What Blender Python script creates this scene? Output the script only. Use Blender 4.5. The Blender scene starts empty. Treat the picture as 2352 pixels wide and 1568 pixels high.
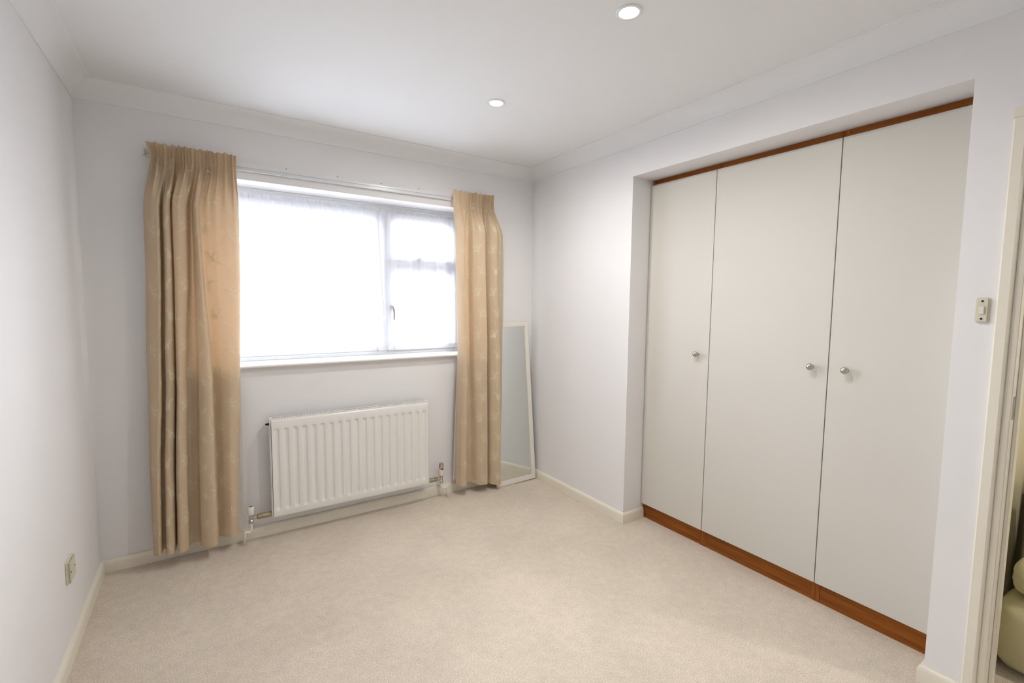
import bpy, bmesh, math, random
from mathutils import Vector, Matrix
random.seed(7)
pi = math.pi
C = bpy.context.scene.collection
SC = bpy.context.scene

# ------------------------------------------------------------------ camera
YAW, PITCH, ROLL, FPX = 0.58294, -0.08193, 0.01007, 1076.33
fw = Vector((math.sin(YAW)*math.cos(PITCH), math.cos(YAW)*math.cos(PITCH), math.sin(PITCH)))
r0 = Vector((math.cos(YAW), -math.sin(YAW), 0)); u0 = r0.cross(fw)
rr = math.cos(ROLL)*r0 + math.sin(ROLL)*u0; uu = -math.sin(ROLL)*r0 + math.cos(ROLL)*u0
cd = bpy.data.cameras.new('camera'); cam = bpy.data.objects.new('camera', cd); C.objects.link(cam)
cd.sensor_width = 36; cd.lens = FPX*36/2352; cd.clip_start = 0.02
M = Matrix.Identity(4)
for i in range(3):
    M[i][0] = rr[i]; M[i][1] = uu[i]; M[i][2] = -fw[i]
M[0][3], M[1][3], M[2][3] = 0.47594, -3.03001, 1.38273
cam.matrix_world = M
SC.camera = cam

# ------------------------------------------------------------------ world / light / exposure
w = bpy.data.worlds.new('overcast'); SC.world = w; w.use_nodes = True
bg = w.node_tree.nodes['Background']
bg.inputs[0].default_value = (0.88, 0.94, 1.06, 1); bg.inputs[1].default_value = 20.5
SC.view_settings.view_transform = 'Standard'; SC.view_settings.look = 'None'
SC.view_settings.gamma = 1; SC.view_settings.use_curve_mapping = False
SC.view_settings.exposure = 0.0
LENS_STRENGTH = 60.0
SPOT_POWER = 47.0

# ------------------------------------------------------------------ dimensions
W, H = 2.65387, 2.4
REAR = -3.85
Y1, Y2, DOORX, ZOP = -1.0258, -2.51442, W+0.15864, 2.1437
WX0, WX1, WZ0, WZ1 = 0.42, 2.115, 1.0, 2.0455     # window opening
FY = 0.20                                         # inner face of window frame
DY0, DY1, DZ = -2.672, -3.44, 1.975               # door opening
HALLX = 3.9

# ------------------------------------------------------------------ materials
def mat(name, col, rough=0.5, metal=0.0, spec=0.5, bump=None, var=None, coat=0):
    m = bpy.data.materials.new(name); m.use_nodes = True
    nt = m.node_tree; b = nt.nodes['Principled BSDF']
    b.inputs['Base Color'].default_value = (*col, 1); b.inputs['Roughness'].default_value = rough
    b.inputs['Metallic'].default_value = metal; b.inputs['Specular IOR Level'].default_value = spec
    b.inputs['Coat Weight'].default_value = coat
    tc = nt.nodes.new('ShaderNodeTexCoord')
    if bump:
        n = nt.nodes.new('ShaderNodeTexNoise'); n.inputs['Scale'].default_value = bump[0]
        n.inputs['Detail'].default_value = 3
        nt.links.new(tc.outputs['Object'], n.inputs['Vector'])
        bp = nt.nodes.new('ShaderNodeBump'); bp.inputs['Strength'].default_value = bump[1]
        bp.inputs['Distance'].default_value = bump[2]
        nt.links.new(n.outputs['Fac'], bp.inputs['Height']); nt.links.new(bp.outputs['Normal'], b.inputs['Normal'])
    if var:
        n = nt.nodes.new('ShaderNodeTexNoise'); n.inputs['Scale'].default_value = var[0]
        n.inputs['Detail'].default_value = 4
        nt.links.new(tc.outputs['Object'], n.inputs['Vector'])
        mx = nt.nodes.new('ShaderNodeMix'); mx.data_type = 'RGBA'
        mx.inputs[6].default_value = (*col, 1); mx.inputs[7].default_value = (*var[1], 1)
        nt.links.new(n.outputs['Fac'], mx.inputs[0]); nt.links.new(mx.outputs[2], b.inputs['Base Color'])
    return m

def lin(r, g, b):
    f = lambda c: ((c/255+0.055)/1.055)**2.4 if c > 10 else c/255/12.92
    return (f(r), f(g), f(b))

WALL = mat('wall_paint', lin(243, 242, 243), 0.75, bump=(90, 0.12, 0.002), var=(1.7, lin(240, 238, 236)))
CEIL = mat('ceiling_paint', lin(243, 243, 243), 0.85)
TRIM = mat('gloss_trim_paint', lin(244, 238, 224), 0.32, var=(6, lin(238, 230, 212)))
SILLM = mat('sill_paint', lin(243, 241, 236), 0.3)
UPVC = mat('white_frame_paint', lin(240, 241, 243), 0.25)
DOORM = mat('wardrobe_door_laminate', lin(219, 215, 206), 0.45, spec=0.3)
RADM = mat('radiator_enamel', lin(240, 238, 234), 0.28)
DARK = mat('dark_void', lin(40, 38, 36), 0.9)
SLOT = mat('radiator_inside_shade', lin(84, 88, 98), 0.6)  # fins coloured dark to stand in for shade below the grille slots
CHROME = mat('chrome', lin(205, 203, 200), 0.16, metal=1)
NICKEL = mat('satin_nickel', lin(190, 184, 176), 0.27, metal=1)
BRASS = mat('tarnished_pipe_metal', lin(176, 166, 140), 0.3, metal=1)
RED = mat('red_plastic', lin(190, 20, 45), 0.35)
WPLAST = mat('white_plastic', lin(236, 232, 222), 0.35)
CPLAST = mat('cream_plastic', lin(222, 216, 194), 0.35)
FRAMEW = mat('mirror_frame_paint', lin(238, 234, 222), 0.35)
MIRROR = mat('mirror_silver', lin(224, 228, 226), 0.01, metal=1)
LEATHER = mat('cream_leather', lin(206, 198, 158), 0.45, bump=(60, 0.25, 0.004))
LDARK = mat('dark_brown_frame', lin(62, 44, 30), 0.5)
HALLP = mat('hall_wall_paint', lin(226, 216, 182), 0.7)
PAVE = mat('outside_paving', lin(150, 150, 150), 0.9, var=(3, lin(135, 135, 135)))

def carpet_mat():
    m = bpy.data.materials.new('beige_cut_pile_carpet'); m.use_nodes = True
    nt = m.node_tree; b = nt.nodes['Principled BSDF']; b.inputs['Roughness'].default_value = 1
    b.inputs['Specular IOR Level'].default_value = 0.1
    b.inputs['Sheen Weight'].default_value = 0.25; b.inputs['Sheen Roughness'].default_value = 0.6
    tc = nt.nodes.new('ShaderNodeTexCoord')
    def noise(s, d):
        n = nt.nodes.new('ShaderNodeTexNoise'); n.inputs['Scale'].default_value = s
        n.inputs['Detail'].default_value = d; nt.links.new(tc.outputs['Object'], n.inputs['Vector']); return n
    fine, mid, big = noise(210, 4), noise(26, 4), noise(3.2, 4)
    r = nt.nodes.new('ShaderNodeValToRGB'); e = r.color_ramp.elements
    e[0].position = 0.30; e[0].color = (*lin(194, 178, 158), 1)
    e[1].position = 0.70; e[1].color = (*lin(234, 221, 203), 1)
    nt.links.new(fine.outputs['Fac'], r.inputs['Fac'])
    def mul(a, fac, lo, hi):
        mr = nt.nodes.new('ShaderNodeMapRange'); mr.inputs[1].default_value = 0.3; mr.inputs[2].default_value = 0.7
        mr.inputs[3].default_value = lo; mr.inputs[4].default_value = hi
        nt.links.new(fac, mr.inputs[0])
        v = nt.nodes.new('ShaderNodeVectorMath'); v.operation = 'SCALE'
        nt.links.new(a, v.inputs[0]); nt.links.new(mr.outputs[0], v.inputs[3]); return v.outputs[0]
    c = mul(r.outputs['Color'], mid.outputs['Fac'], 0.95, 1.05)
    c = mul(c, big.outputs['Fac'], 0.94, 1.05)
    nt.links.new(c, b.inputs['Base Color'])
    bp = nt.nodes.new('ShaderNodeBump'); bp.inputs['Strength'].default_value = 0.4; bp.inputs['Distance'].default_value = 0.003
    nt.links.new(fine.outputs['Fac'], bp.inputs['Height']); nt.links.new(bp.outputs['Normal'], b.inputs['Normal'])
    return m
CARPET = carpet_mat()

def wood_mat(name, axis):
    m = bpy.data.materials.new(name); m.use_nodes = True
    nt = m.node_tree; b = nt.nodes['Principled BSDF']; b.inputs['Roughness'].default_value = 0.5; b.inputs['Specular IOR Level'].default_value = 0.2
    tc = nt.nodes.new('ShaderNodeTexCoord'); mp = nt.nodes.new('ShaderNodeMapping')
    sc = [28, 28, 28]; sc[axis] = 1.2; mp.inputs['Scale'].default_value = sc
    n = nt.nodes.new('ShaderNodeTexNoise'); n.inputs['Scale'].default_value = 2.2; n.inputs['Detail'].default_value = 6
    n.inputs['Roughness'].default_value = 0.6
    r = nt.nodes.new('ShaderNodeValToRGB'); e = r.color_ramp.elements
    e[0].position = 0.32; e[0].color = (*lin(122, 66, 24), 1); e[1].position = 0.7; e[1].color = (*lin(168, 100, 36), 1)
    nt.links.new(tc.outputs['Object'], mp.inputs['Vector']); nt.links.new(mp.outputs[0], n.inputs['Vector'])
    nt.links.new(n.outputs['Fac'], r.inputs['Fac']); nt.links.new(r.outputs['Color'], b.inputs['Base Color'])
    return m
TEAKH = wood_mat('teak_veneer_horizontal', 1); TEAKV = wood_mat('teak_veneer_vertical', 2)

def cloth_mat(name, col, trans, tcol=None, weave=900):
    m = bpy.data.materials.new(name); m.use_nodes = True
    nt = m.node_tree; nt.nodes.clear(); out = nt.nodes.new('ShaderNodeOutputMaterial')
    d = nt.nodes.new('ShaderNodeBsdfDiffuse'); t = nt.nodes.new('ShaderNodeBsdfTranslucent')
    tc = nt.nodes.new('ShaderNodeTexCoord'); mp = nt.nodes.new('ShaderNodeMapping'); mp.inputs['Scale'].default_value = (1, 1, 2.5)
    n = nt.nodes.new('ShaderNodeTexNoise'); n.inputs['Scale'].default_value = weave*0.25; n.inputs['Detail'].default_value = 3
    nt.links.new(tc.outputs['Object'], mp.inputs[0]); nt.links.new(mp.outputs[0], n.inputs['Vector'])
    mr = nt.nodes.new('ShaderNodeMapRange'); mr.inputs[3].default_value = 0.92; mr.inputs[4].default_value = 1.06
    nt.links.new(n.outputs['Fac'], mr.inputs[0])
    for node, c in ((d, col), (t, tcol or col)):
        v = nt.nodes.new('ShaderNodeVectorMath'); v.operation = 'SCALE'; v.inputs[0].default_value = c
        nt.links.new(mr.outputs[0], v.inputs[3]); nt.links.new(v.outputs[0], node.inputs['Color'])
    mx = nt.nodes.new('ShaderNodeMixShader'); mx.inputs[0].default_value = trans
    nt.links.new(d.outputs[0], mx.inputs[1]); nt.links.new(t.outputs[0], mx.inputs[2])
    nt.links.new(mx.outputs[0], out.inputs['Surface'])
    return m
CLOTH = cloth_mat('beige_curtain_cloth', lin(222, 202, 172), 0.22, lin(230, 190, 150))
LINING = cloth_mat('white_curtain_lining', lin(232, 226, 220), 0.5)
THREAD = cloth_mat('cream_embroidery_thread', lin(252, 240, 208), 0.12, lin(244, 222, 186))
_nt = THREAD.node_tree; _out = [n for n in _nt.nodes if n.type == 'OUTPUT_MATERIAL'][0]; _src = _out.inputs['Surface'].links[0].from_socket
_tr = _nt.nodes.new('ShaderNodeBsdfTransparent'); _mx = _nt.nodes.new('ShaderNodeMixShader'); _mx.inputs[0].default_value = 0.76
_nt.links.new(_tr.outputs[0], _mx.inputs[1]); _nt.links.new(_src, _mx.inputs[2]); _nt.links.new(_mx.outputs[0], _out.inputs['Surface'])

def net_mat():
    m = bpy.data.materials.new('sheer_net'); m.use_nodes = True
    nt = m.node_tree; nt.nodes.clear(); out = nt.nodes.new('ShaderNodeOutputMaterial')
    d = nt.nodes.new('ShaderNodeBsdfDiffuse'); d.inputs[0].default_value = (0.86, 0.87, 0.92, 1)
    t = nt.nodes.new('ShaderNodeBsdfTranslucent'); t.inputs[0].default_value = (0.9, 0.9, 0.94, 1)
    tr = nt.nodes.new('ShaderNodeBsdfTransparent')
    a = nt.nodes.new('ShaderNodeMixShader'); a.inputs[0].default_value = 0.66
    nt.links.new(d.outputs[0], a.inputs[1]); nt.links.new(t.outputs[0], a.inputs[2])
    b = nt.nodes.new('ShaderNodeMixShader'); b.inputs[0].default_value = 0.55
    nt.links.new(tr.outputs[0], b.inputs[1]); nt.links.new(a.outputs[0], b.inputs[2])
    nt.links.new(b.outputs[0], out.inputs['Surface']); return m
NET = net_mat()

def glass_mat():
    m = bpy.data.materials.new('window_glass'); m.use_nodes = True
    nt = m.node_tree; nt.nodes.clear(); out = nt.nodes.new('ShaderNodeOutputMaterial')
    g = nt.nodes.new('ShaderNodeBsdfGlossy'); g.inputs['Roughness'].default_value = 0.0
    tr = nt.nodes.new('ShaderNodeBsdfTransparent'); tr.inputs[0].default_value = (0.97, 0.98, 0.98, 1)
    f = nt.nodes.new('ShaderNodeFresnel'); f.inputs[0].default_value = 1.35
    b = nt.nodes.new('ShaderNodeMixShader')
    nt.links.new(f.outputs[0], b.inputs[0]); nt.links.new(tr.outputs[0], b.inputs[1]); nt.links.new(g.outputs[0], b.inputs[2])
    nt.links.new(b.outputs[0], out.inputs['Surface']); return m
GLASS = glass_mat()

def emit(name, col, s):
    m = bpy.data.materials.new(name); m.use_nodes = True
    b = m.node_tree.nodes['Principled BSDF']
    b.inputs['Base Color'].default_value = (0.9, 0.9, 0.9, 1)
    b.inputs['Emission Color'].default_value = (*col, 1); b.inputs['Emission Strength'].default_value = s
    return m
LENS = emit('lit_lamp_lens', (1.0, 0.975, 0.945), LENS_STRENGTH)

# ------------------------------------------------------------------ mesh helpers
class MB:
    def __init__(s): s.v = []; s.f = []
    def add(s, vs, fs):
        o = len(s.v); s.v += [tuple(v) for v in vs]; s.f += [tuple(i+o for i in f) for f in fs]; return s
    def box(s, x0, x1, y0, y1, z0, z1):
        if x0 > x1: x0, x1 = x1, x0
        if y0 > y1: y0, y1 = y1, y0
        if z0 > z1: z0, z1 = z1, z0
        vs = [(x, y, z) for x in (x0, x1) for y in (y0, y1) for z in (z0, z1)]
        return s.add(vs, [(0, 1, 3, 2), (4, 6, 7, 5), (0, 4, 5, 1), (2, 3, 7, 6), (0, 2, 6, 4), (1, 5, 7, 3)])
    def tube(s, pts, rad, n=14, cap=True):
        pts = [Vector(p) for p in pts]; k = len(pts)
        rs = rad if isinstance(rad, (list, tuple)) else [rad]*k
        vs = []; prev = None
        for i, p in enumerate(pts):
            a = pts[max(0, i-1)]; b = pts[min(k-1, i+1)]; t = (b-a)
            if t.length < 1e-9: t = prev_t
            t.normalize(); prev_t = t
            if prev is None:
                ref = Vector((0, 0, 1)) if abs(t.z) < 0.9 else Vector((1, 0, 0)); nx = t.cross(ref).normalized()
            else:
                nx = (prev - t*prev.dot(t)).normalized()
            prev = nx; ny = t.cross(nx)
            for j in range(n):
                th = 2*pi*j/n; vs.append(p + rs[i]*(math.cos(th)*nx+math.sin(th)*ny))
        fs = [(i*n+j, i*n+(j+1) % n, (i+1)*n+(j+1) % n, (i+1)*n+j) for i in range(k-1) for j in range(n)]
        if cap: fs += [tuple(range(n))[::-1], tuple(range((k-1)*n, k*n))]
        return s.add(vs, fs)
    def lathe(s, prof, origin, axis, n=32):
        o = Vector(origin); ax = Vector(axis).normalized()
        ref = Vector((0, 0, 1)) if abs(ax.z) < 0.9 else Vector((1, 0, 0))
        nx = ax.cross(ref).normalized(); ny = ax.cross(nx)
        vs = [o+ax*h+r*(math.cos(2*pi*j/n)*nx+math.sin(2*pi*j/n)*ny) for r, h in prof for j in range(n)]
        k = len(prof)
        fs = [(i*n+j, i*n+(j+1) % n, (i+1)*n+(j+1) % n, (i+1)*n+j) for i in range(k-1) for j in range(n)]
        fs += [tuple(range(n))[::-1], tuple(range((k-1)*n, k*n))]
        return s.add(vs, fs)
    def grid(s, nu, nv, fn):
        vs = [fn(i, j) for i in range(nu) for j in range(nv)]
        return s.add(vs, [(i*nv+j, (i+1)*nv+j, (i+1)*nv+j+1, i*nv+j+1) for i in range(nu-1) for j in range(nv-1)])

def build(name, mb, material, parent=None, smooth=False, bevel=0, seg=2, origin=None, fixn=True):
    me = bpy.data.meshes.new(name); me.from_pydata(mb.v, [], mb.f); me.update()
    if bevel or fixn:
        bm = bmesh.new(); bm.from_mesh(me)
        if fixn: bmesh.ops.recalc_face_normals(bm, faces=bm.faces)
        if bevel:
            es = [e for e in bm.edges if len(e.link_faces) == 2 and e.calc_face_angle(0) > 0.6]
            bmesh.ops.bevel(bm, geom=es, offset=bevel, segments=seg, affect='EDGES', clamp_overlap=True)
        bm.to_mesh(me); bm.free()
    me.materials.append(material)
    o = bpy.data.objects.new(name, me); C.objects.link(o)
    if smooth:
        me.polygons.foreach_set('use_smooth', [True]*len(me.polygons))
        if smooth != 'all':
            try: me.set_sharp_from_angle(angle=0.7)
            except Exception: pass
    if parent:
        o.parent = parent; pl = Vector(parent['_o']) if '_o' in parent else Vector((0, 0, 0))
    else: pl = Vector((0, 0, 0))
    org = Vector(origin) if origin is not None else (pl if parent else Vector((0, 0, 0)))
    if org.length > 0:
        me.transform(Matrix.Translation(-org))
    o.location = org - pl
    o['_o'] = tuple(org)
    return o

def thing(name, loc, label, cat, group=None, kind=None):
    o = bpy.data.objects.new(name, None); C.objects.link(o); o.location = loc; o['_o'] = tuple(loc)
    o.empty_display_size = 0.05
    if label: o['label'] = label
    if cat: o['category'] = cat
    if group: o['group'] = group
    if kind: o['kind'] = kind
    return o
def tag(o, label, cat, group=None):
    o['label'] = label; o['category'] = cat
    if group: o['group'] = group
    return o
def struct(o, label=None, cat=None):
    o['kind'] = 'structure'
    if label: o['label'] = label
    if cat: o['category'] = cat
    return o

# ------------------------------------------------------------------ room shell
XW = W+0.75
m = MB().box(-0.12, HALLX+0.1, REAR-0.1, 0.0, -0.12, 0.0)
struct(build('floor', m, CARPET), 'beige cut pile carpet covering the whole bedroom floor', 'carpet')
m = MB().box(-0.12, HALLX+0.1, REAR-0.1, 0.3, H, H+0.12)
struct(build('ceiling', m, CEIL), 'smooth white painted ceiling with recessed spotlights', 'ceiling')
m = MB().box(-0.12, 0, REAR-0.1, 0.3, 0, H)
struct(build('wall_left', m, WALL), 'plain white wall at the left with a low socket', 'wall')
m = MB().box(0, WX0, 0, 0.3, -0.1, H).box(WX1, HALLX, 0, 0.3, -0.1, H).box(WX0, WX1, 0, 0.3, -0.1, WZ0).box(WX0, WX1, 0, 0.3, WZ1, H)
struct(build('wall_back', m, WALL), 'white wall holding the wide window above the radiator', 'wall')
m = MB().box(W, XW, Y1, 0, 0, H).box(W, XW, Y2, Y1, ZOP, H)
m.box(W, W+0.12, DY0+0.02, Y2, 0, H).box(W+0.12, XW, -2.60, Y2, 0, H)
m.box(W, W+0.12, DY1-0.02, DY0+0.02, DZ+0.02, H).box(W, W+0.12, REAR, DY1-0.02, 0, H)
m.box(XW-0.03, XW, Y2, Y1, 0, ZOP)
struct(build('wall_right', m, WALL), 'white wall at the right with wardrobe recess and doorway', 'wall')
m = MB().box(0, HALLX, REAR-0.12, REAR, 0, H)
struct(build('wall_rear', m, WALL))
m = MB().box(HALLX, HALLX+0.1, REAR, 0, 0, H).box(XW, HALLX, -2.60, -2.50, 0, H).box(W+0.125, XW, -2.604, -2.60, 0, H)
struct(build('wall_hall', m, HALLP), 'warm cream landing wall beyond the doorway', 'wall')

# cornice
RC = 0.084
cp = [(0, RC), (0.005, RC), (0.005, RC-0.005)]
for i in range(13):
    t = pi/2*i/12; cp.append((0.005+(RC-0.011)*(1-math.cos(t)), RC-0.006-(RC-0.011)*math.sin(t)))
cp += [(RC-0.004, 0.004), (RC, 0.004), (RC, 0)]
def sweep(name, prof, fa, fb, material, label, cat, caps=False):
    n = len(prof); mb = MB()
    vs = [fa(*p) for p in prof]+[fb(*p) for p in prof]
    fs = [(i, i+1, n+i+1, n+i) for i in range(n-1)]
    if caps: fs += [tuple(range(n)), tuple(range(n, 2*n))]
    mb.add(vs, fs); o = build(name, mb, material, smooth=True)
    struct(o, label, cat)
    return o
sweep('trim_1', cp, lambda a, h: (a, -a, H-h), lambda a, h: (a, REAR+a, H-h), CEIL, 'white coving along the top of the left wall', 'coving')
sweep('trim_2', cp, lambda a, h: (a, -a, H-h), lambda a, h: (W-a, -a, H-h), CEIL, 'white coving above the window wall', 'coving')
sweep('trim_3', cp, lambda a, h: (W-a, -a, H-h), lambda a, h: (W-a, REAR+a, H-h), CEIL, 'white coving above the wardrobe doors', 'coving')
sweep('trim_4', cp, lambda a, h: (a, REAR+a, H-h), lambda a, h: (W-a, REAR+a, H-h), CEIL, None, None)

# skirting
T = 0.016; SH = 0.066
sp = [(0, 0), (0, SH), (0.005, SH), (0.009, SH-0.002), (0.0125, SH-0.006), (0.015, SH-0.012), (T, SH-0.02), (T, 0)]
KX = 2.833
sweep('baseboard_left', sp, lambda a, h: (a, -a, h), lambda a, h: (a, REAR, h), TRIM, 'cream gloss skirting board along the left wall', 'skirting board', caps=True)
sweep('baseboard_back', sp, lambda a, h: (a, -a, h), lambda a, h: (W-a, -a, h), TRIM, 'cream gloss skirting board under the window and radiator', 'skirting board', caps=True)
sweep('baseboard_right', sp, lambda a, h: (W-a, -a, h), lambda a, h: (W-a, Y1-a, h), TRIM, 'cream gloss skirting board between mirror and wardrobe recess', 'skirting board', caps=True)
sweep('baseboard_recess', sp, lambda a, h: (W-a, Y1-a, h), lambda a, h: (KX-0.005, Y1-a, h), TRIM, 'short cream skirting return into the wardrobe recess', 'skirting board', caps=True)
sweep('baseboard_pier', sp, lambda a, h: (W-a, Y2+a, h), lambda a, h: (W-a, -2.618, h), TRIM, 'short cream skirting under the light switch', 'skirting board', caps=True)
sweep('baseboard_pier', sp, lambda a, h: (W-a, Y2+a, h), lambda a, h: (KX-0.005, Y2+a, h), TRIM, None, None, caps=True)
sweep('baseboard_rear', sp, lambda a, h: (a, REAR+a, h), lambda a, h: (W, REAR+a, h), TRIM, None, None, caps=True)

# doorway: architrave, lining, stop
door = thing('door_1', (W, DY0, 0), 'cream gloss door frame at the right edge, open to the landing', 'door frame', kind='structure')
AW = 0.034
def archi(y_out, y_in, side):
    mb = MB()
    prof = [(y_out, 0), (y_out, 0.012), (y_out+(y_in-y_out)*0.12, 0.016), (y_out+(y_in-y_out)*0.8, 0.016), (y_out+(y_in-y_out)*0.95, 0.011), (y_in, 0)]
    mb.add([(W-d, y, 0) for y, d in prof]+[(W-d, y, DZ+AW if 0 else DZ+0.004) for y, d in prof],
           [(i, i+1, 6+i+1, 6+i) for i in range(5)]+[tuple(range(6)), tuple(range(6, 12))])
    return mb
build('architrave', archi(-2.617, -2.652, 1), TRIM, door, smooth=True)
build('architrave', archi(-3.495, -3.460, 1), TRIM, door, smooth=True)
build('architrave', MB().box(W-0.016, W, -3.495, -2.617, DZ+0.004, DZ+0.038), TRIM, door, bevel=0.003)
build('door_lining', MB().box(W-0.001, W+0.125, DY0, DY0+0.02, 0, DZ+0.02), TRIM, door, bevel=0.002)
build('door_lining', MB().box(W-0.001, W+0.125, DY1, DY1-0.02, 0, DZ+0.02), TRIM, door, bevel=0.002)
build('door_lining', MB().box(W-0.001, W+0.125, DY1, DY0, DZ, DZ+0.02), TRIM, door, bevel=0.002)
build('door_stop', MB().box(W+0.045, W+0.085, DY0-0.010, DY0, 0, DZ), TRIM, door, bevel=0.002)
build('door_stop', MB().box(W+0.045, W+0.085, DY1, DY1+0.012, 0, DZ), TRIM, door, bevel=0.002)
sk = build('strike_plate', MB().box(W+0.012, W+0.034, DY0-0.0015, DY0, 1.02, 1.095), NICKEL, door)
sk['label'] = 'small worn metal strike plate'

# ------------------------------------------------------------------ outside
m = MB().box(-30, 34, 0.5, 60, -0.45, -0.4)
o = build('ground', m, PAVE); struct(o)

# ------------------------------------------------------------------ window
win = thing('window_1', (WX0, FY, WZ0), 'white framed window with fixed pane, fanlight and side casement', 'window', kind='structure')
sb = MB(); n = 10
prof = [(FY+0.01, 1.0), (-0.028, 1.0)]
for i in range(n+1):
    t = -pi/2 + pi*i/n; prof.append((-0.030-0.008*math.cos(t), 1.008+0.008*math.sin(t)))
prof += [(FY+0.01, 1.016)]
k = len(prof); sx0, sx1 = WX0-0.05, 2.06
sb.add([(sx0, y, z) for y, z in prof]+[(sx1, y, z) for y, z in prof], [(i, (i+1) % k, k+(i+1) % k, k+i) for i in range(k)]+[tuple(range(k)), tuple(range(k, 2*k))])
# cut to reveal inside the wall thickness: the board is as wide as the opening behind y=0
sb = MB(); 
p2 = [(y, z) for y, z in prof]
sb.add([(WX0+0.001, y, z) for y, z in prof]+[(WX1-0.001, y, z) for y, z in prof], [(i, (i+1) % k, k+(i+1) % k, k+i) for i in range(k)]+[tuple(range(k)), tuple(range(k, 2*k))])
s_ = build('sill', sb, SILLM, win, smooth=True); s_['label'] = 'rounded white window board'
def rect_frame(x0, x1, z0, z1, wl, wr, wb, wt, y0, y1):
    mb = MB()
    mb.box(x0, x0+wl, y0, y1, z0, z1).box(x1-wr, x1, y0, y1, z0, z1)
    mb.box(x0+wl, x1-wr, y0, y1, z0, z0+wb).box(x0+wl, x1-wr, y0, y1, z1-wt, z1)
    return mb
Z0 = 1.016
# outer frame
build('frame', rect_frame(WX0, WX1, Z0, WZ1, 0.04, 0.04, 0.022, 0.045, FY, FY+0.06), UPVC, win, bevel=0.003)
build('mullion', MB().box(1.488, 1.552, FY-0.001, FY+0.06, Z0+0.022, WZ1-0.045), UPVC, win, bevel=0.003)
build('transom', MB().box(1.552, WX1-0.04, FY-0.0005, FY+0.06, 1.630, 1.672), UPVC, win, bevel=0.003)
# head bead strip under soffit
build('head_bead', MB().box(WX0, WX1, FY-0.012, FY, WZ1-0.014, WZ1), UPVC, win, bevel=0.003)
build('bottom_bead', MB().box(WX0, WX1, FY-0.010, FY, Z0, Z0+0.010), UPVC, win, bevel=0.003)
fx = build('fixed_light', rect_frame(WX0+0.04, 1.488, Z0+0.022, WZ1-0.045, 0.03, 0.012, 0.028, 0.062, FY+0.004, FY+0.05), UPVC, win, bevel=0.004)
build('pane', MB().box(WX0+0.07, 1.476, FY+0.026, FY+0.030, Z0+0.05, WZ1-0.107), GLASS, fx)
fl = build('fanlight', rect_frame(1.552, WX1-0.04, 1.672, WZ1-0.045, 0.045, 0.045, 0.030, 0.060, FY-0.012, FY+0.045), UPVC, win, bevel=0.005)
build('pane', MB().box(1.597, WX1-0.085, FY+0.020, FY+0.024, 1.702, WZ1-0.105), GLASS, fl)
cs = build('casement', rect_frame(1.552, WX1-0.04, Z0+0.022, 1.630, 0.045, 0.045, 0.038, 0.042, FY-0.012, FY+0.045), UPVC, win, bevel=0.005)
build('pane', MB().box(1.597, WX1-0.085, FY+0.020, FY+0.024, Z0+0.06, 1.588), GLASS, cs)
# casement handle
hb = MB().box(1.572, 1.590, FY-0.022, FY-0.012, 1.318, 1.362)
hb.tube([(1.581, FY-0.022, 1.35), (1.581, FY-0.045, 1.35), (1.585, FY-0.052, 1.34), (1.588, FY-0.055, 1.30), (1.586, FY-0.054, 1.255)], [0.008, 0.008, 0.0085, 0.007, 0.005], 10)
h_ = build('handle', hb, NICKEL, cs, smooth=True); h_['label'] = 'grey metal casement handle'
# fanlight stay
st = MB().tube([(1.70, FY-0.020, 1.69), (1.86, FY-0.020, 1.692)], 0.004, 8).tube([(1.80, FY-0.02, 1.69), (1.80, FY-0.022, 1.712), (1.812, FY-0.022, 1.722)], 0.006, 8)
st.box(1.765, 1.795, FY-0.026, FY-0.012, 1.682, 1.706)
s2 = build('stay', st, NICKEL, fl, smooth=True); s2['label'] = 'grey metal fanlight stay'
# portal to guide daylight sampling through the opening
pl = bpy.data.lights.new('window_portal', 'AREA'); pl.shape = 'RECTANGLE'; pl.size = WX1-WX0; pl.size_y = WZ1-Z0
po = bpy.data.objects.new('window_portal', pl); C.objects.link(po)
po.location = ((WX0+WX1)/2, 0.34, (WZ1+Z0)/2); po.rotation_euler = (-pi/2, 0, 0)
pl.cycles.is_portal = True

# ------------------------------------------------------------------ curtain track on batten
bt = thing('curtain_track', (0.26, 0, 2.12), 'white curtain track on a painted batten above the window', 'curtain rail')
build('batten', MB().box(0.262, 2.27, -0.008, 0, 2.104, 2.139), WALL, bt, bevel=0.002)
tr = MB().box(0.264, 2.268, -0.014, -0.008, 2.110, 2.1205).box(0.264, 2.268, -0.010, -0.0, 2.092, 2.110).box(0.264, 2.268, -0.022, -0.008, 2.0895, 2.0935)
rl = build('rail', tr, UPVC, bt, bevel=0.001)
build('end_cap', MB().box(0.255, 0.2645, -0.030, 0, 2.098, 2.130), WPLAST, bt, bevel=0.002)
build('end_cap', MB().box(2.2675, 2.278, -0.030, 0, 2.098, 2.130), WPLAST, bt, bevel=0.002)
nm = MB()
NAILS = ((0.905, 2.1385), (1.19, 2.1385), (1.455, 2.1385), (1.71, 2.1385))
for x, z in NAILS:
    nn = build('nail_head', MB().lathe([(0.0028, 0), (0.0028, 0.0012)], (x, -0.008, z-0.003), (0, -1, 0), 8), DARK, bt); nn['label'] = 'small dark nail head'

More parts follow.
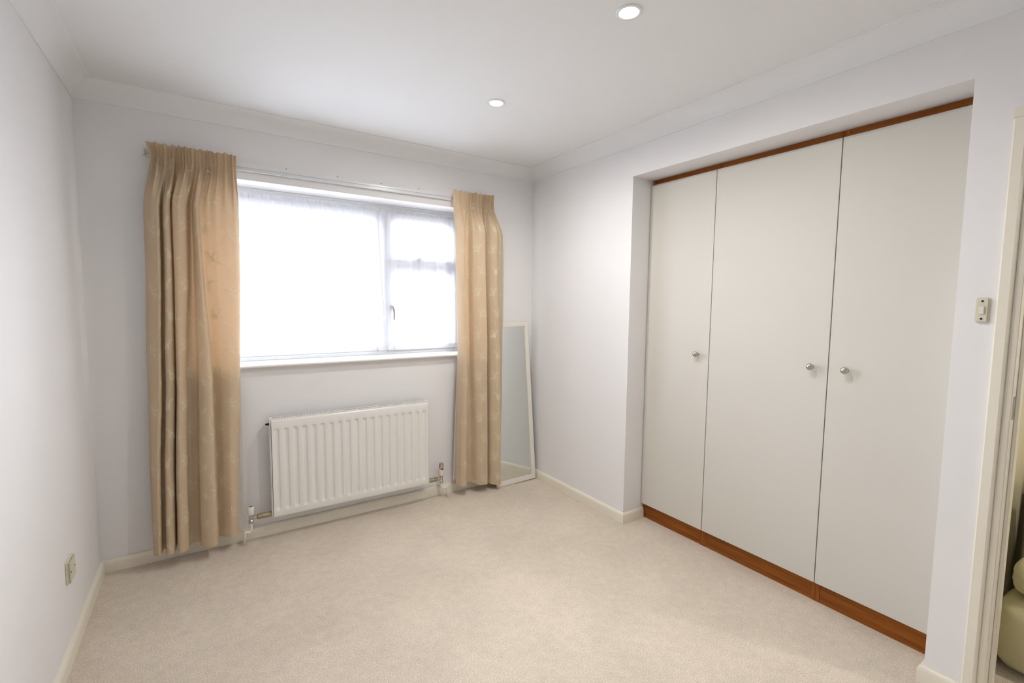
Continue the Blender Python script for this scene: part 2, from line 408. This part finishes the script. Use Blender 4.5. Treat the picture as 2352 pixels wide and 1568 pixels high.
# ------------------------------------------------------------------ net curtains
def net(x0, x1, x0b, x1b, label, seed, yb, z_hem):
    rnd = random.Random(seed)
    nx = int((x1-x0)*430); ph = [rnd.uniform(0, 6.28) for _ in range(6)]
    zt, zw = 2.004, 1.978
    zs = [zt, zt-0.008, zt-0.016, zw+0.003, zw, zw-0.003, zw-0.012] + [zw-0.012-(zw-0.012-z_hem)*i/26 for i in range(1, 27)]
    def fold(x, z):
        d = zw-z
        top = max(0, 1-abs(d)/0.10)
        f = 0.0035*math.sin(x*260+ph[0]+1.5*math.sin(x*31)) + 0.002*math.sin(x*415+ph[1])
        g = 0.010*math.sin(x*62+ph[2]+1.3*math.sin(x*9+ph[3])) + 0.005*math.sin(x*118+ph[4])
        pin = 1-math.exp(-abs(d)*60)
        return (f*(0.35+0.65*top) + g*min(1, abs(d)*3))*(0.25+0.75*pin)
    def fn(i, j):
        s = i/(nx-1); z = zs[j]; k = max(0, min(1, (zw-z)/(zw-z_hem)))
        a = x0+(x0b-x0)*k**1.5; b = x1+(x1b-x1)*k**1.5; x = a+(b-a)*s
        if j == len(zs)-1: z += 0.010*abs(math.sin((x)*pi/0.062))
        if j == 0: z += 0.005*math.sin(x*300)*math.sin(x*47)
        return (x, yb+fold(x, z), z)
    t = thing('net_curtain', ((x0+x1)/2, yb, z_hem), label, 'net curtain', 'sheer net curtains inside the window recess')
    build('net_panel', MB().grid(nx, len(zs), fn), NET, t, smooth='all', fixn=False)
    hm = MB(); 
    def fh(i, j):
        s = i/(nx-1); x = x0b+(x1b-x0b)*s; z = z_hem+0.010*abs(math.sin(x*pi/0.062))+(0.014 if j else 0)
        return (x, yb-0.0006+fold(x, z), z)
    h = build('lace_hem', hm.grid(nx, 2, fh), NET, t, smooth='all', fixn=False)
    return t
net(0.425, 1.475, 0.425, 1.525, 'sheer white net over the large fixed pane beside the left curtain', 3, 0.149, 1.072)
net(1.488, 2.110, 1.535, 2.110, 'narrower sheer white net over the fanlight and casement', 5, 0.151, 1.074)
wr = MB().tube([(WX0, 0.1535, 1.972)]+[(WX0+(WX1-WX0)*i/20, 0.1535, 1.978-0.0*math.sin(pi*i/20)) for i in range(1, 20)]+[(WX1, 0.1535, 1.978)], 0.0022, 8)
wt = build('net_wire', wr, WPLAST, origin=(WX0, 0.1535, 1.972)); tag(wt, 'thin white wire holding up the net curtains', 'curtain wire')

# ------------------------------------------------------------------ curtains
def cr(p0, p1, p2, p3, t):
    return 0.5*((2*p1)+(-p0+p2)*t+(2*p0-5*p1+4*p2-p3)*t*t+(-p0+3*p1-3*p2+p3)*t*t*t)
def spline(vals, knots, s):
    n = len(vals)
    if s <= knots[0]: i = 0
    else:
        i = 0
        while i < n-2 and s > knots[i+1]: i += 1
    t = (s-knots[i])/(knots[i+1]-knots[i]); t = max(0, min(1, t))
    g = lambda k: vals[max(0, min(n-1, k))]
    return cr(g(i-1), g(i), g(i+1), g(i+2), t)
class Curtain:
    def __init__(s, feats, levels, head, hem, seed):
        s.f = feats; s.lv = levels; s.head = head; s.hem = hem
        m_ = len(levels)//2
        a = [0]
        for i in range(1, len(feats)):
            d = sum(math.hypot(feats[i][k]-feats[i-1][k], feats[i][-1]-feats[i-1][-1]) for k in range(len(levels)))/len(levels)
            a.append(a[-1]+d)
        s.U = a[-1]; s.kn = [x/s.U for x in a]
        s.ztop = head['z']
        s.rnd = random.Random(seed); s.ph = [s.rnd.uniform(0, 6.28) for _ in range(8)]
        s.cache = {}
    def base(s, t):
        if t in s.cache: return s.cache[t]
        xs = [spline([f[k] for f in s.f], s.kn, t) for k in range(len(s.lv))]
        y = spline([f[-1] for f in s.f], s.kn, t)
        s.cache[t] = (xs, y); return xs, y
    def P(s, u, z):
        t = max(0, min(1, u/s.U)); xs, y = s.base(round(t, 5))
        lv = s.lv                                  # descending z
        if z >= lv[0]: x = xs[0]+(xs[0]-xs[1])*(z-lv[0])/(lv[0]-lv[1])*0.5
        elif z <= lv[-1]: x = xs[-1]+(xs[-1]-xs[-2])*(lv[-1]-z)/(lv[-2]-lv[-1])*0.6
        else:
            i = 0
            while z < lv[i+1]: i += 1
            q = (lv[i]-z)/(lv[i]-lv[i+1]); q = q*q*(3-2*q)*0.5+q*0.5
            x = xs[i]+(xs[i+1]-xs[i])*q
        # hang variation
        y = y + 0.004*math.sin(z*4.1+s.ph[0]+t*9)*(1 if 0 < t < 1 else 0.3)
        y = -0.055 + (y+0.055)*(0.92+0.10*math.sin(t*23+s.ph[1]))
        h = s.head
        tx = (xs[0]-s.f[0][0])/(s.f[-1][0]-s.f[0][0]); tx = 0.72*max(0, min(1, tx))+0.28*t
        hx = h['x0']+(h['x1']-h['x0'])*(tx**h.get('g', 1))
        rid = h['n']
        amp = h['a']*(1-math.exp(-t*h.get('fl', 30)))
        ang = 2*pi*rid*tx + 0.9*math.sin(tx*19+s.ph[2])
        hy = -0.070 - amp*(math.sin(ang)+0.25*math.sin(2*ang+1))
        hx += 0.0045*math.cos(ang)*(1 if 0.01 < t < 0.99 else 0)
        if z > 2.085: hy -= 0.006*(z-2.085)/0.07
        d = (s.ztop-0.065-z)
        wgt = 0 if d <= 0 else min(1, d/h['blend'])
        wgt = wgt*wgt*(3-2*wgt)
        xx = hx+(x-hx)*wgt; yy = hy+(y-hy)*wgt
        # small transitional pleat echoes below the tape
        yy -= 0.010*math.sin(ang)*math.exp(-max(0, d)/0.16)*wgt
        if z > s.ztop-0.05 and t < 0.12 and h.get('flare'):
            xx += h['flare']*((z-(s.ztop-0.05))/0.05)*(1-t/0.12)
        return Vector((xx, yy, z))
    def zrow(s, u, k):                             # k in 0..1 from hem to top
        t = u/s.U
        zb = s.hem[0]+(s.hem[1]-s.hem[0])*t
        y = s.base(round(max(0, min(1, t)), 5))[1]
        zb += (y+0.15)*0.12
        zt = s.ztop + 0.003*math.sin(t*60+s.ph[3])
        return zb+(zt-zb)*k
def leaf(cx, cy, ang, L, Wd, bend=0.25):
    L *= 1.05; Wd *= 0.92
    pts = []
    n = 9
    for i in range(n):
        q = i/(n-1); w_ = Wd*math.sin(pi*q**0.8)*(1-0.25*q)
        pts.append((q*L, bend*L*math.sin(q*pi)*0.5, w_))
    ca, sa = math.cos(ang), math.sin(ang)
    cx += 0.0075*ca; cy += 0.0075*sa
    return [((cx+ca*x-sa*(y+w_), cy+sa*x+ca*(y+w_)), (cx+ca*x-sa*(y-w_), cy+sa*x+ca*(y-w_))) for x, y, w_ in pts]
def stroke(path, wd):
    out = []
    for i, p in enumerate(path):
        a = path[max(0, i-1)]; b = path[min(len(path)-1, i+1)]
        dx, dy = b[0]-a[0], b[1]-a[1]; l = math.hypot(dx, dy) or 1
        nx, ny = -dy/l*wd/2, dx/l*wd/2
        out.append(((p[0]+nx, p[1]+ny), (p[0]-nx, p[1]-ny)))
    return out
def bez(a, b, c, d, n=14):
    o = []
    for i in range(n+1):
        t = i/n; k = (1-t)**3, 3*t*(1-t)**2, 3*t*t*(1-t), t**3
        o.append(tuple(k[0]*a[j]+k[1]*b[j]+k[2]*c[j]+k[3]*d[j] for j in (0, 1)))
    return o
def curl(cx, cy, r, a0, turns, n=22):
    return [(cx+r*(1-0.35*i/n)*math.cos(a0+turns*2*pi*i/n), cy+r*(1-0.35*i/n)*math.sin(a0+turns*2*pi*i/n)) for i in range(n+1)]
def motif(mx):
    """one repeat, 0.30 high, in metres; mx=+-1 mirrors"""
    S = []
    SW = 0.0033
    S.append(('s', bez((-0.045, 0.0), (-0.02, 0.05), (0.05, 0.045), (0.052, 0.105)), SW))
    S.append(('s', bez((0.052, 0.105), (0.052, 0.15), (0.0, 0.16), (-0.012, 0.20)), SW))
    S.append(('s', bez((-0.012, 0.20), (-0.035, 0.25), (-0.05, 0.26), (-0.045, 0.30)), SW))
    S.append(('s', curl(0.022, 0.112, 0.013, 0.2, 1.15), 0.0024))
    S.append(('s', bez((0.034, 0.115), (0.045, 0.10), (0.05, 0.09), (0.045, 0.07)), 0.0024))
    S.append(('s', curl(-0.045, 0.176, 0.011, -0.6, 1.1), 0.0024))
    S.append(('s', bez((-0.035, 0.170), (-0.03, 0.19), (-0.02, 0.19), (-0.012, 0.20)), 0.0024))
    # star of three leaves
    for a, L in ((0.5, 0.030), (1.55, 0.034), (2.7, 0.032), (-2.6, 0.030)):
        S.append(('l', leaf(-0.012, 0.205, a, L, 0.0068)))
    # pair leaf
    for a, L in ((0.3, 0.030), (-1.9, 0.036), (-1.3, 0.03)):
        S.append(('l', leaf(0.052, 0.100, a, L, 0.0072)))
    # bud
    for a, L in ((2.0, 0.026), (3.3, 0.026), (2.65, 0.022)):
        S.append(('l', leaf(-0.050, 0.035, a, L, 0.006)))
    # flower
    for a in (0.2, 1.4, 2.6, 3.9, 5.2):
        S.append(('l', leaf(0.088, 0.235, a, 0.026, 0.0075)))
    S.append(('s', bez((0.088, 0.235), (0.08, 0.20), (0.06, 0.19), (0.062, 0.15)), 0.0022))
    out = []
    for q in S:
        strip = q[1] if q[0] == 'l' else stroke(q[1], q[2])
        out.append([((a[0]*mx, a[1]), (b[0]*mx, b[1])) for a, b in strip])
    return out
def make_curtain(name, cur, label, lab_lining, lin_ext):
    cx = sum(f[1] for f in cur.f)/len(cur.f)
    t = thing(name, (cx, -0.1, cur.hem[0]), label, 'curtain', 'patterned curtains either side of the window')
    NU = 300; NV = 90
    us = [cur.U*i/(NU-1) for i in range(NU)]
    ks = [1-(j/(NV-1))**1.35 for j in range(NV)]
    def fn(i, j): return cur.P(us[i], cur.zrow(us[i], ks[j]))
    build('curtain_cloth', MB().grid(NU, NV, fn), CLOTH, t, smooth='all', fixn=False)
    # lining: follows the cloth just behind it, hem 3 cm higher, one edge running past the face cloth
    def off(u, z, d):
        e = 0.002
        a = cur.P(min(cur.U, u+e), z); b = cur.P(max(0, u-e), z); tg = (a-b)
        nrm = Vector((-tg.y, tg.x, 0)).normalized()     # points to +y (window side)
        return cur.P(u, z)+nrm*d
    NL = 220; NW = 50
    def fl_(i, j):
        u = cur.U*(0.004+0.992*i/(NL-1)); k = 1-j/(NW-1)
        zb = cur.zrow(u, 0)+0.028; zt = cur.zrow(u, 1)-0.085; z = zb+(zt-zb)*k
        p = cur.P(u, z); s = i/(NL-1)
        p.y = max(cur.P(max(0, min(cur.U, u+q*0.004)), z).y for q in (-3, -2, -1, 0, 1, 2, 3))+0.0025
        low = max(0, min(1, (1.0-z)/0.9))
        if lin_ext > 0 and s > 0.9: p.x += lin_ext*low*((s-0.9)/0.1); p.y += 0.02*low*((s-0.9)/0.1)
        if lin_ext < 0 and s < 0.1: p.x += lin_ext*low*((0.1-s)/0.1); p.y += 0.02*low*((0.1-s)/0.1)
        return p
    l = build('lining', MB().grid(NL, NW, fl_), LINING, t, smooth='all', fixn=False); l['label'] = 'plain white lining'
    # embroidery
    e = MB(); R_ = 0.30; colw = 0.13
    ncol = int(cur.U/colw)+2
    for c in range(ncol):
        for r in range(-1, 8):
            ox = 0.05+c*colw; oz = 0.02+r*R_+(0.15 if c % 2 else 0)
            for strip in motif(1 if c % 2 else -1):
                vs = []
                for a, b in strip:
                    for q in (a, b): vs.append((ox+q[0], oz+q[1]))
                if any(v[0] < 0.003 or v[0] > cur.U-0.003 or v[1] > cur.ztop-0.008 for v in vs): 
                    continue
                if any(v[1] < cur.zrow(v[0], 0)+0.004 for v in vs): continue
                # split long spans
                P3 = [off(v[0], v[1], -0.0011) for v in vs]
                e.add(P3, [(2*i, 2*i+1, 2*i+3, 2*i+2) for i in range(len(strip)-1)])
    em = build('embroidery', e, THREAD, t, smooth='all', fixn=False); em['kind'] = 'stuff'; em['label'] = 'pale cream leaf and vine pattern'
    return t
# (x at z 1.57, 1.02, 0.45, depth y)
FL = [(.246,.230,.220,-.075),(.262,.246,.228,-.130),(.288,.270,.243,-.150),(.307,.288,.260,-.152),(.316,.296,.270,-.095),(.323,.303,.279,-.092),
      (.328,.311,.286,-.145),(.342,.328,.303,-.162),(.356,.345,.321,-.150),(.361,.350,.3265,-.070),(.366,.355,.332,-.145),(.388,.368,.348,-.166),
      (.416,.386,.373,-.150),(.429,.400,.384,-.105),(.439,.420,.404,-.092),(.446,.440,.424,-.100),(.452,.447,.432,-.145),(.465,.473,.463,-.166),
      (.478,.500,.497,-.156),(.484,.508,.5055,-.085),(.502,.520,.515,-.082),(.552,.550,.543,-.115),(.600,.585,.570,-.128),(.635,.618,.595,-.112),(.653,.636,.613,-.085)]
curL = Curtain(FL, [1.57, 1.02, 0.45], dict(x0=.284, x1=.652, n=13, a=.016, z=2.152, blend=.26, flare=-.014), (.085, .080), 11)
make_curtain('curtain', curL, 'wide beige leaf-embroidered curtain at the left of the window, near the corner', '', 0.035)
FR = [(1.946,1.960,1.949,-.090),(1.966,1.984,1.972,-.132),(1.993,2.010,2.008,-.142),(2.012,2.028,2.032,-.100),(2.040,2.050,2.064,-.092),(2.058,2.068,2.090,-.132),
      (2.100,2.112,2.128,-.158),(2.146,2.168,2.172,-.164),(2.155,2.176,2.183,-.075),(2.163,2.184,2.192,-.075),(2.183,2.196,2.204,-.145),(2.208,2.222,2.238,-.166),
      (2.236,2.256,2.270,-.168),(2.248,2.268,2.278,-.160),(2.272,2.285,2.286,-.156),(2.298,2.300,2.290,-.150)]
curR = Curtain(FR, [1.65, 1.055, 0.36], dict(x0=1.935, x1=2.262, n=11, a=.014, z=2.150, blend=.24, fl=6, g=0.8), (.080, .038), 23)
make_curtain('curtain', curR, 'narrower beige leaf-embroidered curtain at the right of the window, in front of the mirror', '', -0.012)

# ------------------------------------------------------------------ radiator
RX0, RX1, RZ0, RZ1, RYF, RYB = 0.770, 1.737, 0.133, 0.706, -0.100, -0.035
rad = thing('radiator', ((RX0+RX1)/2, -0.03, 0.1), 'white ribbed panel radiator on the wall under the window', 'radiator')
pitch = 0.05; fx0 = 0.8015
xs = [RX0+0.006, RX0+0.012]
for k in range(19):
    c = fx0+k*pitch
    for d in (-.0165, -.0145, -.012, -.009, -.0055, 0, .0055, .009, .012, .0145, .0165): xs.append(c+d)
xs += [RX1-0.012, RX1-0.006]; xs = sorted(set(round(x, 5) for x in xs))
za, zb = 0.168, 0.657
zs = [RZ0, RZ0+0.003, RZ0+0.008, za-0.004, za, za+0.004, za+0.009, za+0.014, za+0.019, za+0.024, 0.4, zb-0.022, zb-0.017, zb-0.012, zb-0.008, zb-0.004, zb, RZ1-0.012, RZ1-0.006, RZ1-0.002, RZ1]
def sm(a, b, v): v = max(0, min(1, (v-a)/(b-a))); return v*v*(3-2*v)
def rf(i, j):
    x, z = xs[i], zs[j]; k = round((x-fx0)/pitch); k = max(0, min(18, k)); d = abs(x-(fx0+k*pitch))
    fxx = 1-sm(0.006, 0.0165, d)
    fz = sm(za, za+0.022, z)*(1-sm(zb-0.018, zb, z))
    y = RYF+0.0075*fxx*fz
    if z < RZ0+0.005: y += 0.004*(1-(z-RZ0)/0.005)
    if z > RZ1-0.012: y += 0.009*((z-(RZ1-0.012))/0.012)**2
    return (x, y, z)
mb = MB().grid(len(xs), len(zs), rf)
mb.box(RX0+0.007, RX1-0.007, RYF+0.010, RYF+0.014, RZ0+0.002, RZ1-0.012)
build('front_panel', mb, RADM, rad, smooth=True, fixn=False)
build('side_panel', MB().box(RX0-0.002, RX0+0.004, RYF+0.004, RYB+0.002, RZ0+0.004, RZ1+0.004), RADM, rad, bevel=0.0015)
build('side_panel', MB().box(RX1-0.004, RX1+0.002, RYF+0.004, RYB+0.002, RZ0+0.004, RZ1+0.004), RADM, rad, bevel=0.0015)
build('rear_panel', MB().box(RX0+0.006, RX1-0.006, RYB-0.012, RYB-0.002, RZ0+0.006, RZ1-0.015), RADM, rad, bevel=0.003)
g = MB(); gy0, gy1 = RYF+0.020, RYB-0.008; zt = RZ1+0.004
g.box(RX0+0.002, RX1-0.002, RYF+0.006, gy0, zt-0.004, zt).box(RX0+0.002, RX1-0.002, gy1, RYB+0.002, zt-0.004, zt)
nsl = 62; p_ = (RX1-RX0-0.03)/nsl
for i in range(nsl+1):
    x = RX0+0.015+i*p_; g.box(x-0.0022, x+0.0022, gy0, gy1, zt-0.004, zt-0.0005)
g.box(RX0+0.002, RX0+0.015, gy0, gy1, zt-0.004, zt).box(RX1-0.015, RX1-0.002, gy0, gy1, zt-0.004, zt)
build('top_grille', g, RADM, rad)
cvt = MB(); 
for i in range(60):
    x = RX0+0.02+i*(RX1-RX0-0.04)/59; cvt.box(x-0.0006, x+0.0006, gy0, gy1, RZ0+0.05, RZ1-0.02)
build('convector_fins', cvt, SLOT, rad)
bv = MB().lathe([(0.007, 0), (0.007, 0.010), (0.004, 0.012), (0.004, 0.018)], (RX0-0.002, -0.062, RZ1-0.030), (-1, 0, 0), 12)
b_ = build('bleed_valve', bv, DARK, rad, smooth=True); b_['label'] = 'dark bleed plug'
for x in (0.95, 1.56):
    build('wall_bracket', MB().box(x-0.02, x+0.02, RYB, -0.0015, 0.25, 0.62), RADM, rad)

def valve(name, x, xr, zc, side, label, trv):
    """side -1: valve at the left of the radiator"""
    y = -0.066; t = thing(name, (x, y, 0.0), label, 'radiator valve', 'valves at the feet of the radiator')
    body = MB().lathe([(0.0105, -0.030), (0.0135, -0.026), (0.0135, -0.014), (0.0105, -0.011), (0.0105, 0.014), (0.013, 0.017), (0.013, 0.024)], (x, y, zc), (0, 0, 1), 20)
    dx = -side
    body.lathe([(0.008, 0), (0.008, 0.014), (0.0115, 0.018), (0.0115, 0.028), (0.008, 0.031)], (x, y, zc), (dx, 0, 0), 14)
    b = build('valve_body', body, CHROME, t, smooth=True); b['label'] = 'chrome valve body'
    L = abs(xr-x)
    tl = MB().lathe([(0.0125, 0.031), (0.0155, 0.035), (0.0155, 0.055), (0.0135, 0.0565), (0.0135, 0.0585), (0.015, 0.060), (0.015, L)], (x, y, zc), (dx, 0, 0), 6 if 0 else 20)
    b = build('union_tail', tl, BRASS, t, smooth=True); b['label'] = 'tarnished metal coupling'
    if trv:
        cp_ = MB(); n = 28; vs = []
        zbase = zc+0.024
        for k, (r, h) in enumerate([(0.0155, 0), (0.0175, 0.006), (0.018, 0.040)]):
            for j in range(n):
                th = 2*pi*j/n; hh = h
                if k == 2: hh = 0.047+0.010*math.cos(th-2.2)
                vs.append((x+r*math.cos(th), y+r*math.sin(th), zbase+hh))
        fs = [(i*n+j, i*n+(j+1) % n, (i+1)*n+(j+1) % n, (i+1)*n+j) for i in range(2) for j in range(n)]+[tuple(range(2*n, 3*n)), tuple(range(n))]
        cp_.add(vs, fs); build('valve_head', cp_, WPLAST, t, smooth=True)
        rb = build('indicator_band', MB().lathe([(0.0158, 0.030), (0.0160, 0.0505)], (x, y, zbase), (0, 0, 1), 24), RED, t, smooth=True); rb['label'] = 'red band'
        cc = build('cap', MB().lathe([(0.0157, 0.045), (0.0157, 0.078), (0.0145, 0.084), (0.010, 0.087)], (x, y, zbase), (0, 0, 1), 24), NICKEL, t, smooth=True); cc['label'] = 'silver cap'
    else:
        cc = build('cap', MB().lathe([(0.0165, 0.022), (0.018, 0.026), (0.0175, 0.066), (0.0155, 0.0685), (0.0125, 0.0685), (0.012, 0.055)], (x, y, zc), (0, 0, 1), 24), WPLAST, t, smooth=True)
        build('cap_recess', MB().lathe([(0.0118, 0.0560), (0.0118, 0.0645)], (x, y, zc), (0, 0, 1), 16), DARK, t)
    px = x + (0.042 if side > 0 else -0.034)
    yb = y
    pp = [(x, y, zc-0.026), (x, y, 0.085), (x+(px-x)*0.08, y, 0.072), (x+(px-x)*0.35, y-0.002, 0.066), (x+(px-x)*0.65, y-0.006, 0.072), (x+(px-x)*0.9, y-0.009, 0.074), (px, y-0.010, 0.064), (px, y-0.010, 0.0)]
    b = build('supply_pipe', MB().tube(pp, 0.0072, 12), WPLAST, t, smooth='all'); b['label'] = 'white plastic pipe into the carpet'
valve('radiator_valve', 0.662, RX0-0.003, 0.148, -1, 'white capped valve left of the radiator, beside the wide curtain', False)
valve('thermostatic_valve', 1.842, RX1+0.003, 0.142, 1, 'thermostatic valve with silver cap and red band right of the radiator', True)

# ------------------------------------------------------------------ mirror leaning on the window wall
mr = thing('leaning_mirror', (2.448, -0.128, 0), 'tall narrow white framed mirror leaning in the far corner', 'mirror')
MW, MH, FWd, FD = 0.356, 1.236, 0.036, 0.020
def local_frame():
    outer, inner = (0, MW, 0, MH), (FWd, MW-FWd, FWd, MH-FWd)
    mb = MB()
    x0, x1, z0, z1 = outer; a0, a1, b0, b1 = inner
    mb.box(x0, x1, 0, FD, z0, b0).box(x0, x1, 0, FD, b1, z1).box(x0, a0, 0, FD, b0, b1).box(a1, x1, 0, FD, b0, b1)
    return mb
pivot = bpy.data.objects.new('mirror_pivot', None)
bpy.data.objects.remove(pivot)
mr['_o'] = (0, 0, 0)
def mpart(name, mb, mt, bevel=0):
    mb.v = [(x-MW/2, y, z) for x, y, z in mb.v]
    o = build(name, mb, mt, mr, bevel=bevel); return o
mpart('mirror_frame', local_frame(), FRAMEW, 0.0015)
g_ = mpart('mirror_glass', MB().box(FWd-0.004, MW-FWd+0.004, 0.0075, 0.011, FWd-0.004, MH-FWd+0.004), MIRROR); g_['label'] = 'reflective mirror glass'
mpart('backing_board', MB().box(0.008, MW-0.008, 0.0125, 0.0195, 0.008, MH-0.008), LDARK)
lean = math.asin(0.098/MH)
mr.rotation_euler = (-lean, -0.021, 0.0)
mr.location = (2.449, -0.129, 0.004)

# ------------------------------------------------------------------ wardrobe units
def unit(y0, y1, knob_y, label):
    t = thing('wardrobe', (KX, (y0+y1)/2, 0), label, 'wardrobe', 'built-in wardrobe units in the recess')
    build('side_panel', MB().box(KX, XW-0.035, y0, y0-0.018, 0.0, ZOP-0.001), TEAKV, t, bevel=0.0008)
    build('side_panel', MB().box(KX, XW-0.035, y1+0.018, y1, 0.0, ZOP-0.001), TEAKV, t, bevel=0.0008)
    p = build('plinth', MB().box(KX+0.0015, KX+0.018, y1+0.0185, y0-0.0185, 0.0, 0.115), TEAKH, t, bevel=0.0008); p['label'] = 'teak veneer plinth'
    p = build('top_rail', MB().box(KX+0.0015, KX+0.018, y1+0.0185, y0-0.0185, 2.07, ZOP-0.001), TEAKH, t, bevel=0.0008); p['label'] = 'teak veneer top rail'
    build('back_panel', MB().box(XW-0.038, XW-0.032, y1, y0, 0.02, ZOP-0.01), TEAKV, t)
    d = build('door', MB().box(DOORX, DOORX+0.019, y0-0.0016, y1+0.0016, 0.097, 2.1095), DOORM, t, bevel=0.0010); d['label'] = 'plain off-white flush door'
    kp = [(0.0075, 0), (0.0075, 0.004), (0.0055, 0.006), (0.0055, 0.012), (0.009, 0.0145)]
    for i in range(13):
        a = -0.95+(pi/2+0.95)*i/12; kp.append((max(0.0002, 0.0158*math.cos(a)), 0.0265+0.0125*math.sin(a)))
    k_ = build('knob', MB().lathe(kp, (DOORX, knob_y, 1.1055), (-1, 0, 0), 28), NICKEL, d, smooth='all'); k_['label'] = 'round satin metal knob'
unit(-1.0285, -1.4725, -1.404, 'narrow off-white wardrobe nearest the window, knob near its right edge')
unit(-1.4730, -2.0675, -2.003, 'wide middle off-white wardrobe, knob near its right edge')
unit(-2.0680, -2.5130, -2.1425, 'off-white wardrobe nearest the doorway, knob near its left edge')

# ------------------------------------------------------------------ switch and socket
sw = thing('light_switch', (W, -2.583, 1.375), 'narrow cream light switch on the wall strip beside the doorway', 'light switch')
build('switch_plate', MB().box(W-0.009, W, -2.5995, -2.5675, 1.334, 1.4165), CPLAST, sw, bevel=0.003)
rk = MB(); rk.add([(W-0.009, -2.5895, 1.3615), (W-0.009, -2.5775, 1.3615), (W-0.0135, -2.5895, 1.3625), (W-0.0135, -2.5775, 1.3625), (W-0.0155, -2.5895, 1.3865), (W-0.0155, -2.5775, 1.3865), (W-0.009, -2.5895, 1.3875), (W-0.009, -2.5775, 1.3875)],
                  [(0, 1, 3, 2), (2, 3, 5, 4), (4, 5, 7, 6), (0, 2, 4, 6), (1, 7, 5, 3), (0, 6, 7, 1)])
build('rocker', rk, WPLAST, sw, bevel=0.0006)
for z in (1.346, 1.4045):
    s = build('screw', MB().lathe([(0.0035, 0), (0.0033, 0.0008)], (W-0.009, -2.5835, z), (-1, 0, 0), 12), DARK, sw); s['label'] = 'dark screw hole'
so = thing('wall_socket', (0, -0.624, 0.33), 'beige plastic outlet box low on the left wall', 'socket')
build('back_box', MB().box(0, 0.009, -0.668, -0.580, 0.288, 0.374), CPLAST, so, bevel=0.002)
build('face_plate', MB().box(0.0092, 0.0145, -0.6675, -0.5805, 0.2885, 0.3735), CPLAST, so, bevel=0.003)
for z in (0.331,):
    for y in (-0.654, -0.594):
        build('screw', MB().lathe([(0.003, 0), (0.0028, 0.0008)], (0.0145, y, z), (1, 0, 0), 10), DARK, so)

# ------------------------------------------------------------------ recessed spotlights
def downlight(x, y, label, power=None):
    t = thing('ceiling_spotlight', (x, y, H), label, 'spotlight', 'recessed spotlights in a line on the ceiling')
    ring = [(0.0455, 0), (0.0455, 0.0025), (0.043, 0.0045), (0.038, 0.0055), (0.033, 0.0045), (0.0295, 0.001), (0.0290, -0.0005)]
    mb = MB(); n = 40; vs = [(x+r*math.cos(2*pi*j/n), y+r*math.sin(2*pi*j/n), H-h) for r, h in ring for j in range(n)]
    mb.add(vs, [(i*n+j, i*n+(j+1) % n, (i+1)*n+(j+1) % n, (i+1)*n+j) for i in range(len(ring)-1) for j in range(n)])
    build('bezel', mb, UPVC, t, smooth='all')
    lb = build('lamp_lens', MB().lathe([(0.0288, 0.0008), (0.0285, 0.0022), (0.02, 0.0032), (0.001, 0.0036)], (x, y, H), (0, 0, -1), 32), LENS, t, smooth='all')
    lb['label'] = 'glowing white lens'
    sd = bpy.data.lights.new('spot_beam', 'SPOT'); sd.energy = power or SPOT_POWER; sd.spot_size = math.radians(176); sd.spot_blend = 0.85
    sd.shadow_soft_size = 0.024; sd.color = (1.0, 0.975, 0.94)
    so_ = bpy.data.objects.new('spot_beam', sd); C.objects.link(so_); so_.parent = t; so_.location = (0, 0, -0.008)
    return t
downlight(1.764, -0.908, 'lit round white recessed spotlight nearer the window')
downlight(1.757, -1.808, 'lit round white recessed spotlight nearer the camera, at the top edge')

downlight(3.1, -3.5, 'added unseen spotlight that brightens the landing beyond the doorway', 46.0)  # added lamp, out of view, put in to light the landing

# ------------------------------------------------------------------ padded armchair on the landing
ch = thing('armchair', (3.25, -2.85, 0), 'cream padded leather armchair on the landing, glimpsed through the doorway', 'armchair')
def cushion(cx, cy, cz, sx, sy, sz, e=0.55, n=28, ruck=0.012, seed=0):
    mb = MB(); rnd = random.Random(seed); ph = [rnd.uniform(0, 6) for _ in range(4)]
    sg = lambda v, p: math.copysign(abs(v)**p, v)
    def fn(i, j):
        a = -pi/2+pi*j/(n-1); b = 2*pi*i/(2*n)
        x = sg(math.cos(a), e)*sg(math.cos(b), e); y = sg(math.cos(a), e)*sg(math.sin(b), e); z = sg(math.sin(a), e)
        k = 1+ruck*8*math.cos(a)*(0.5*math.sin(7*b+ph[0]+3*z)+0.5*math.sin(5*z*3+ph[1]+2*b))*0.25
        return (cx+sx*x*k, cy+sy*y*k, cz+sz*z*k)
    mb.grid(2*n+1, n, fn); return mb
build('arm_pad', cushion(3.12, -2.735, 0.355, 0.13, 0.085, 0.068, 0.7, seed=1), LEATHER, ch, smooth='all')
build('side_pad', cushion(3.09, -2.735, 0.145, 0.14, 0.115, 0.145, 0.6, seed=2), LEATHER, ch, smooth='all')
build('seat_cushion', cushion(3.34, -2.98, 0.30, 0.22, 0.22, 0.12, 0.5, seed=3), LEATHER, ch, smooth='all')
build('back_cushion', cushion(3.24, -2.745, 0.56, 0.10, 0.085, 0.17, 0.6, seed=4), LEATHER, ch, smooth='all')
build('base_frame', MB().box(3.08, 3.55, -3.15, -2.70, 0.0, 0.08), LDARK, ch, bevel=0.01)
build('side_frame', MB().add([(3.30, -2.64, 0.05), (3.62, -2.64, 0.05), (3.62, -2.64, 0.66), (3.40, -2.64, 0.66), (3.30, -2.72, 0.05), (3.62, -2.72, 0.05), (3.62, -2.72, 0.66), (3.40, -2.72, 0.66)],
      [(0, 1, 2, 3), (4, 7, 6, 5), (0, 4, 5, 1), (1, 5, 6, 2), (2, 6, 7, 3), (3, 7, 4, 0)]), LDARK, ch, bevel=0.01)

for o in bpy.data.objects:
    if '_o' in o: del o['_o']
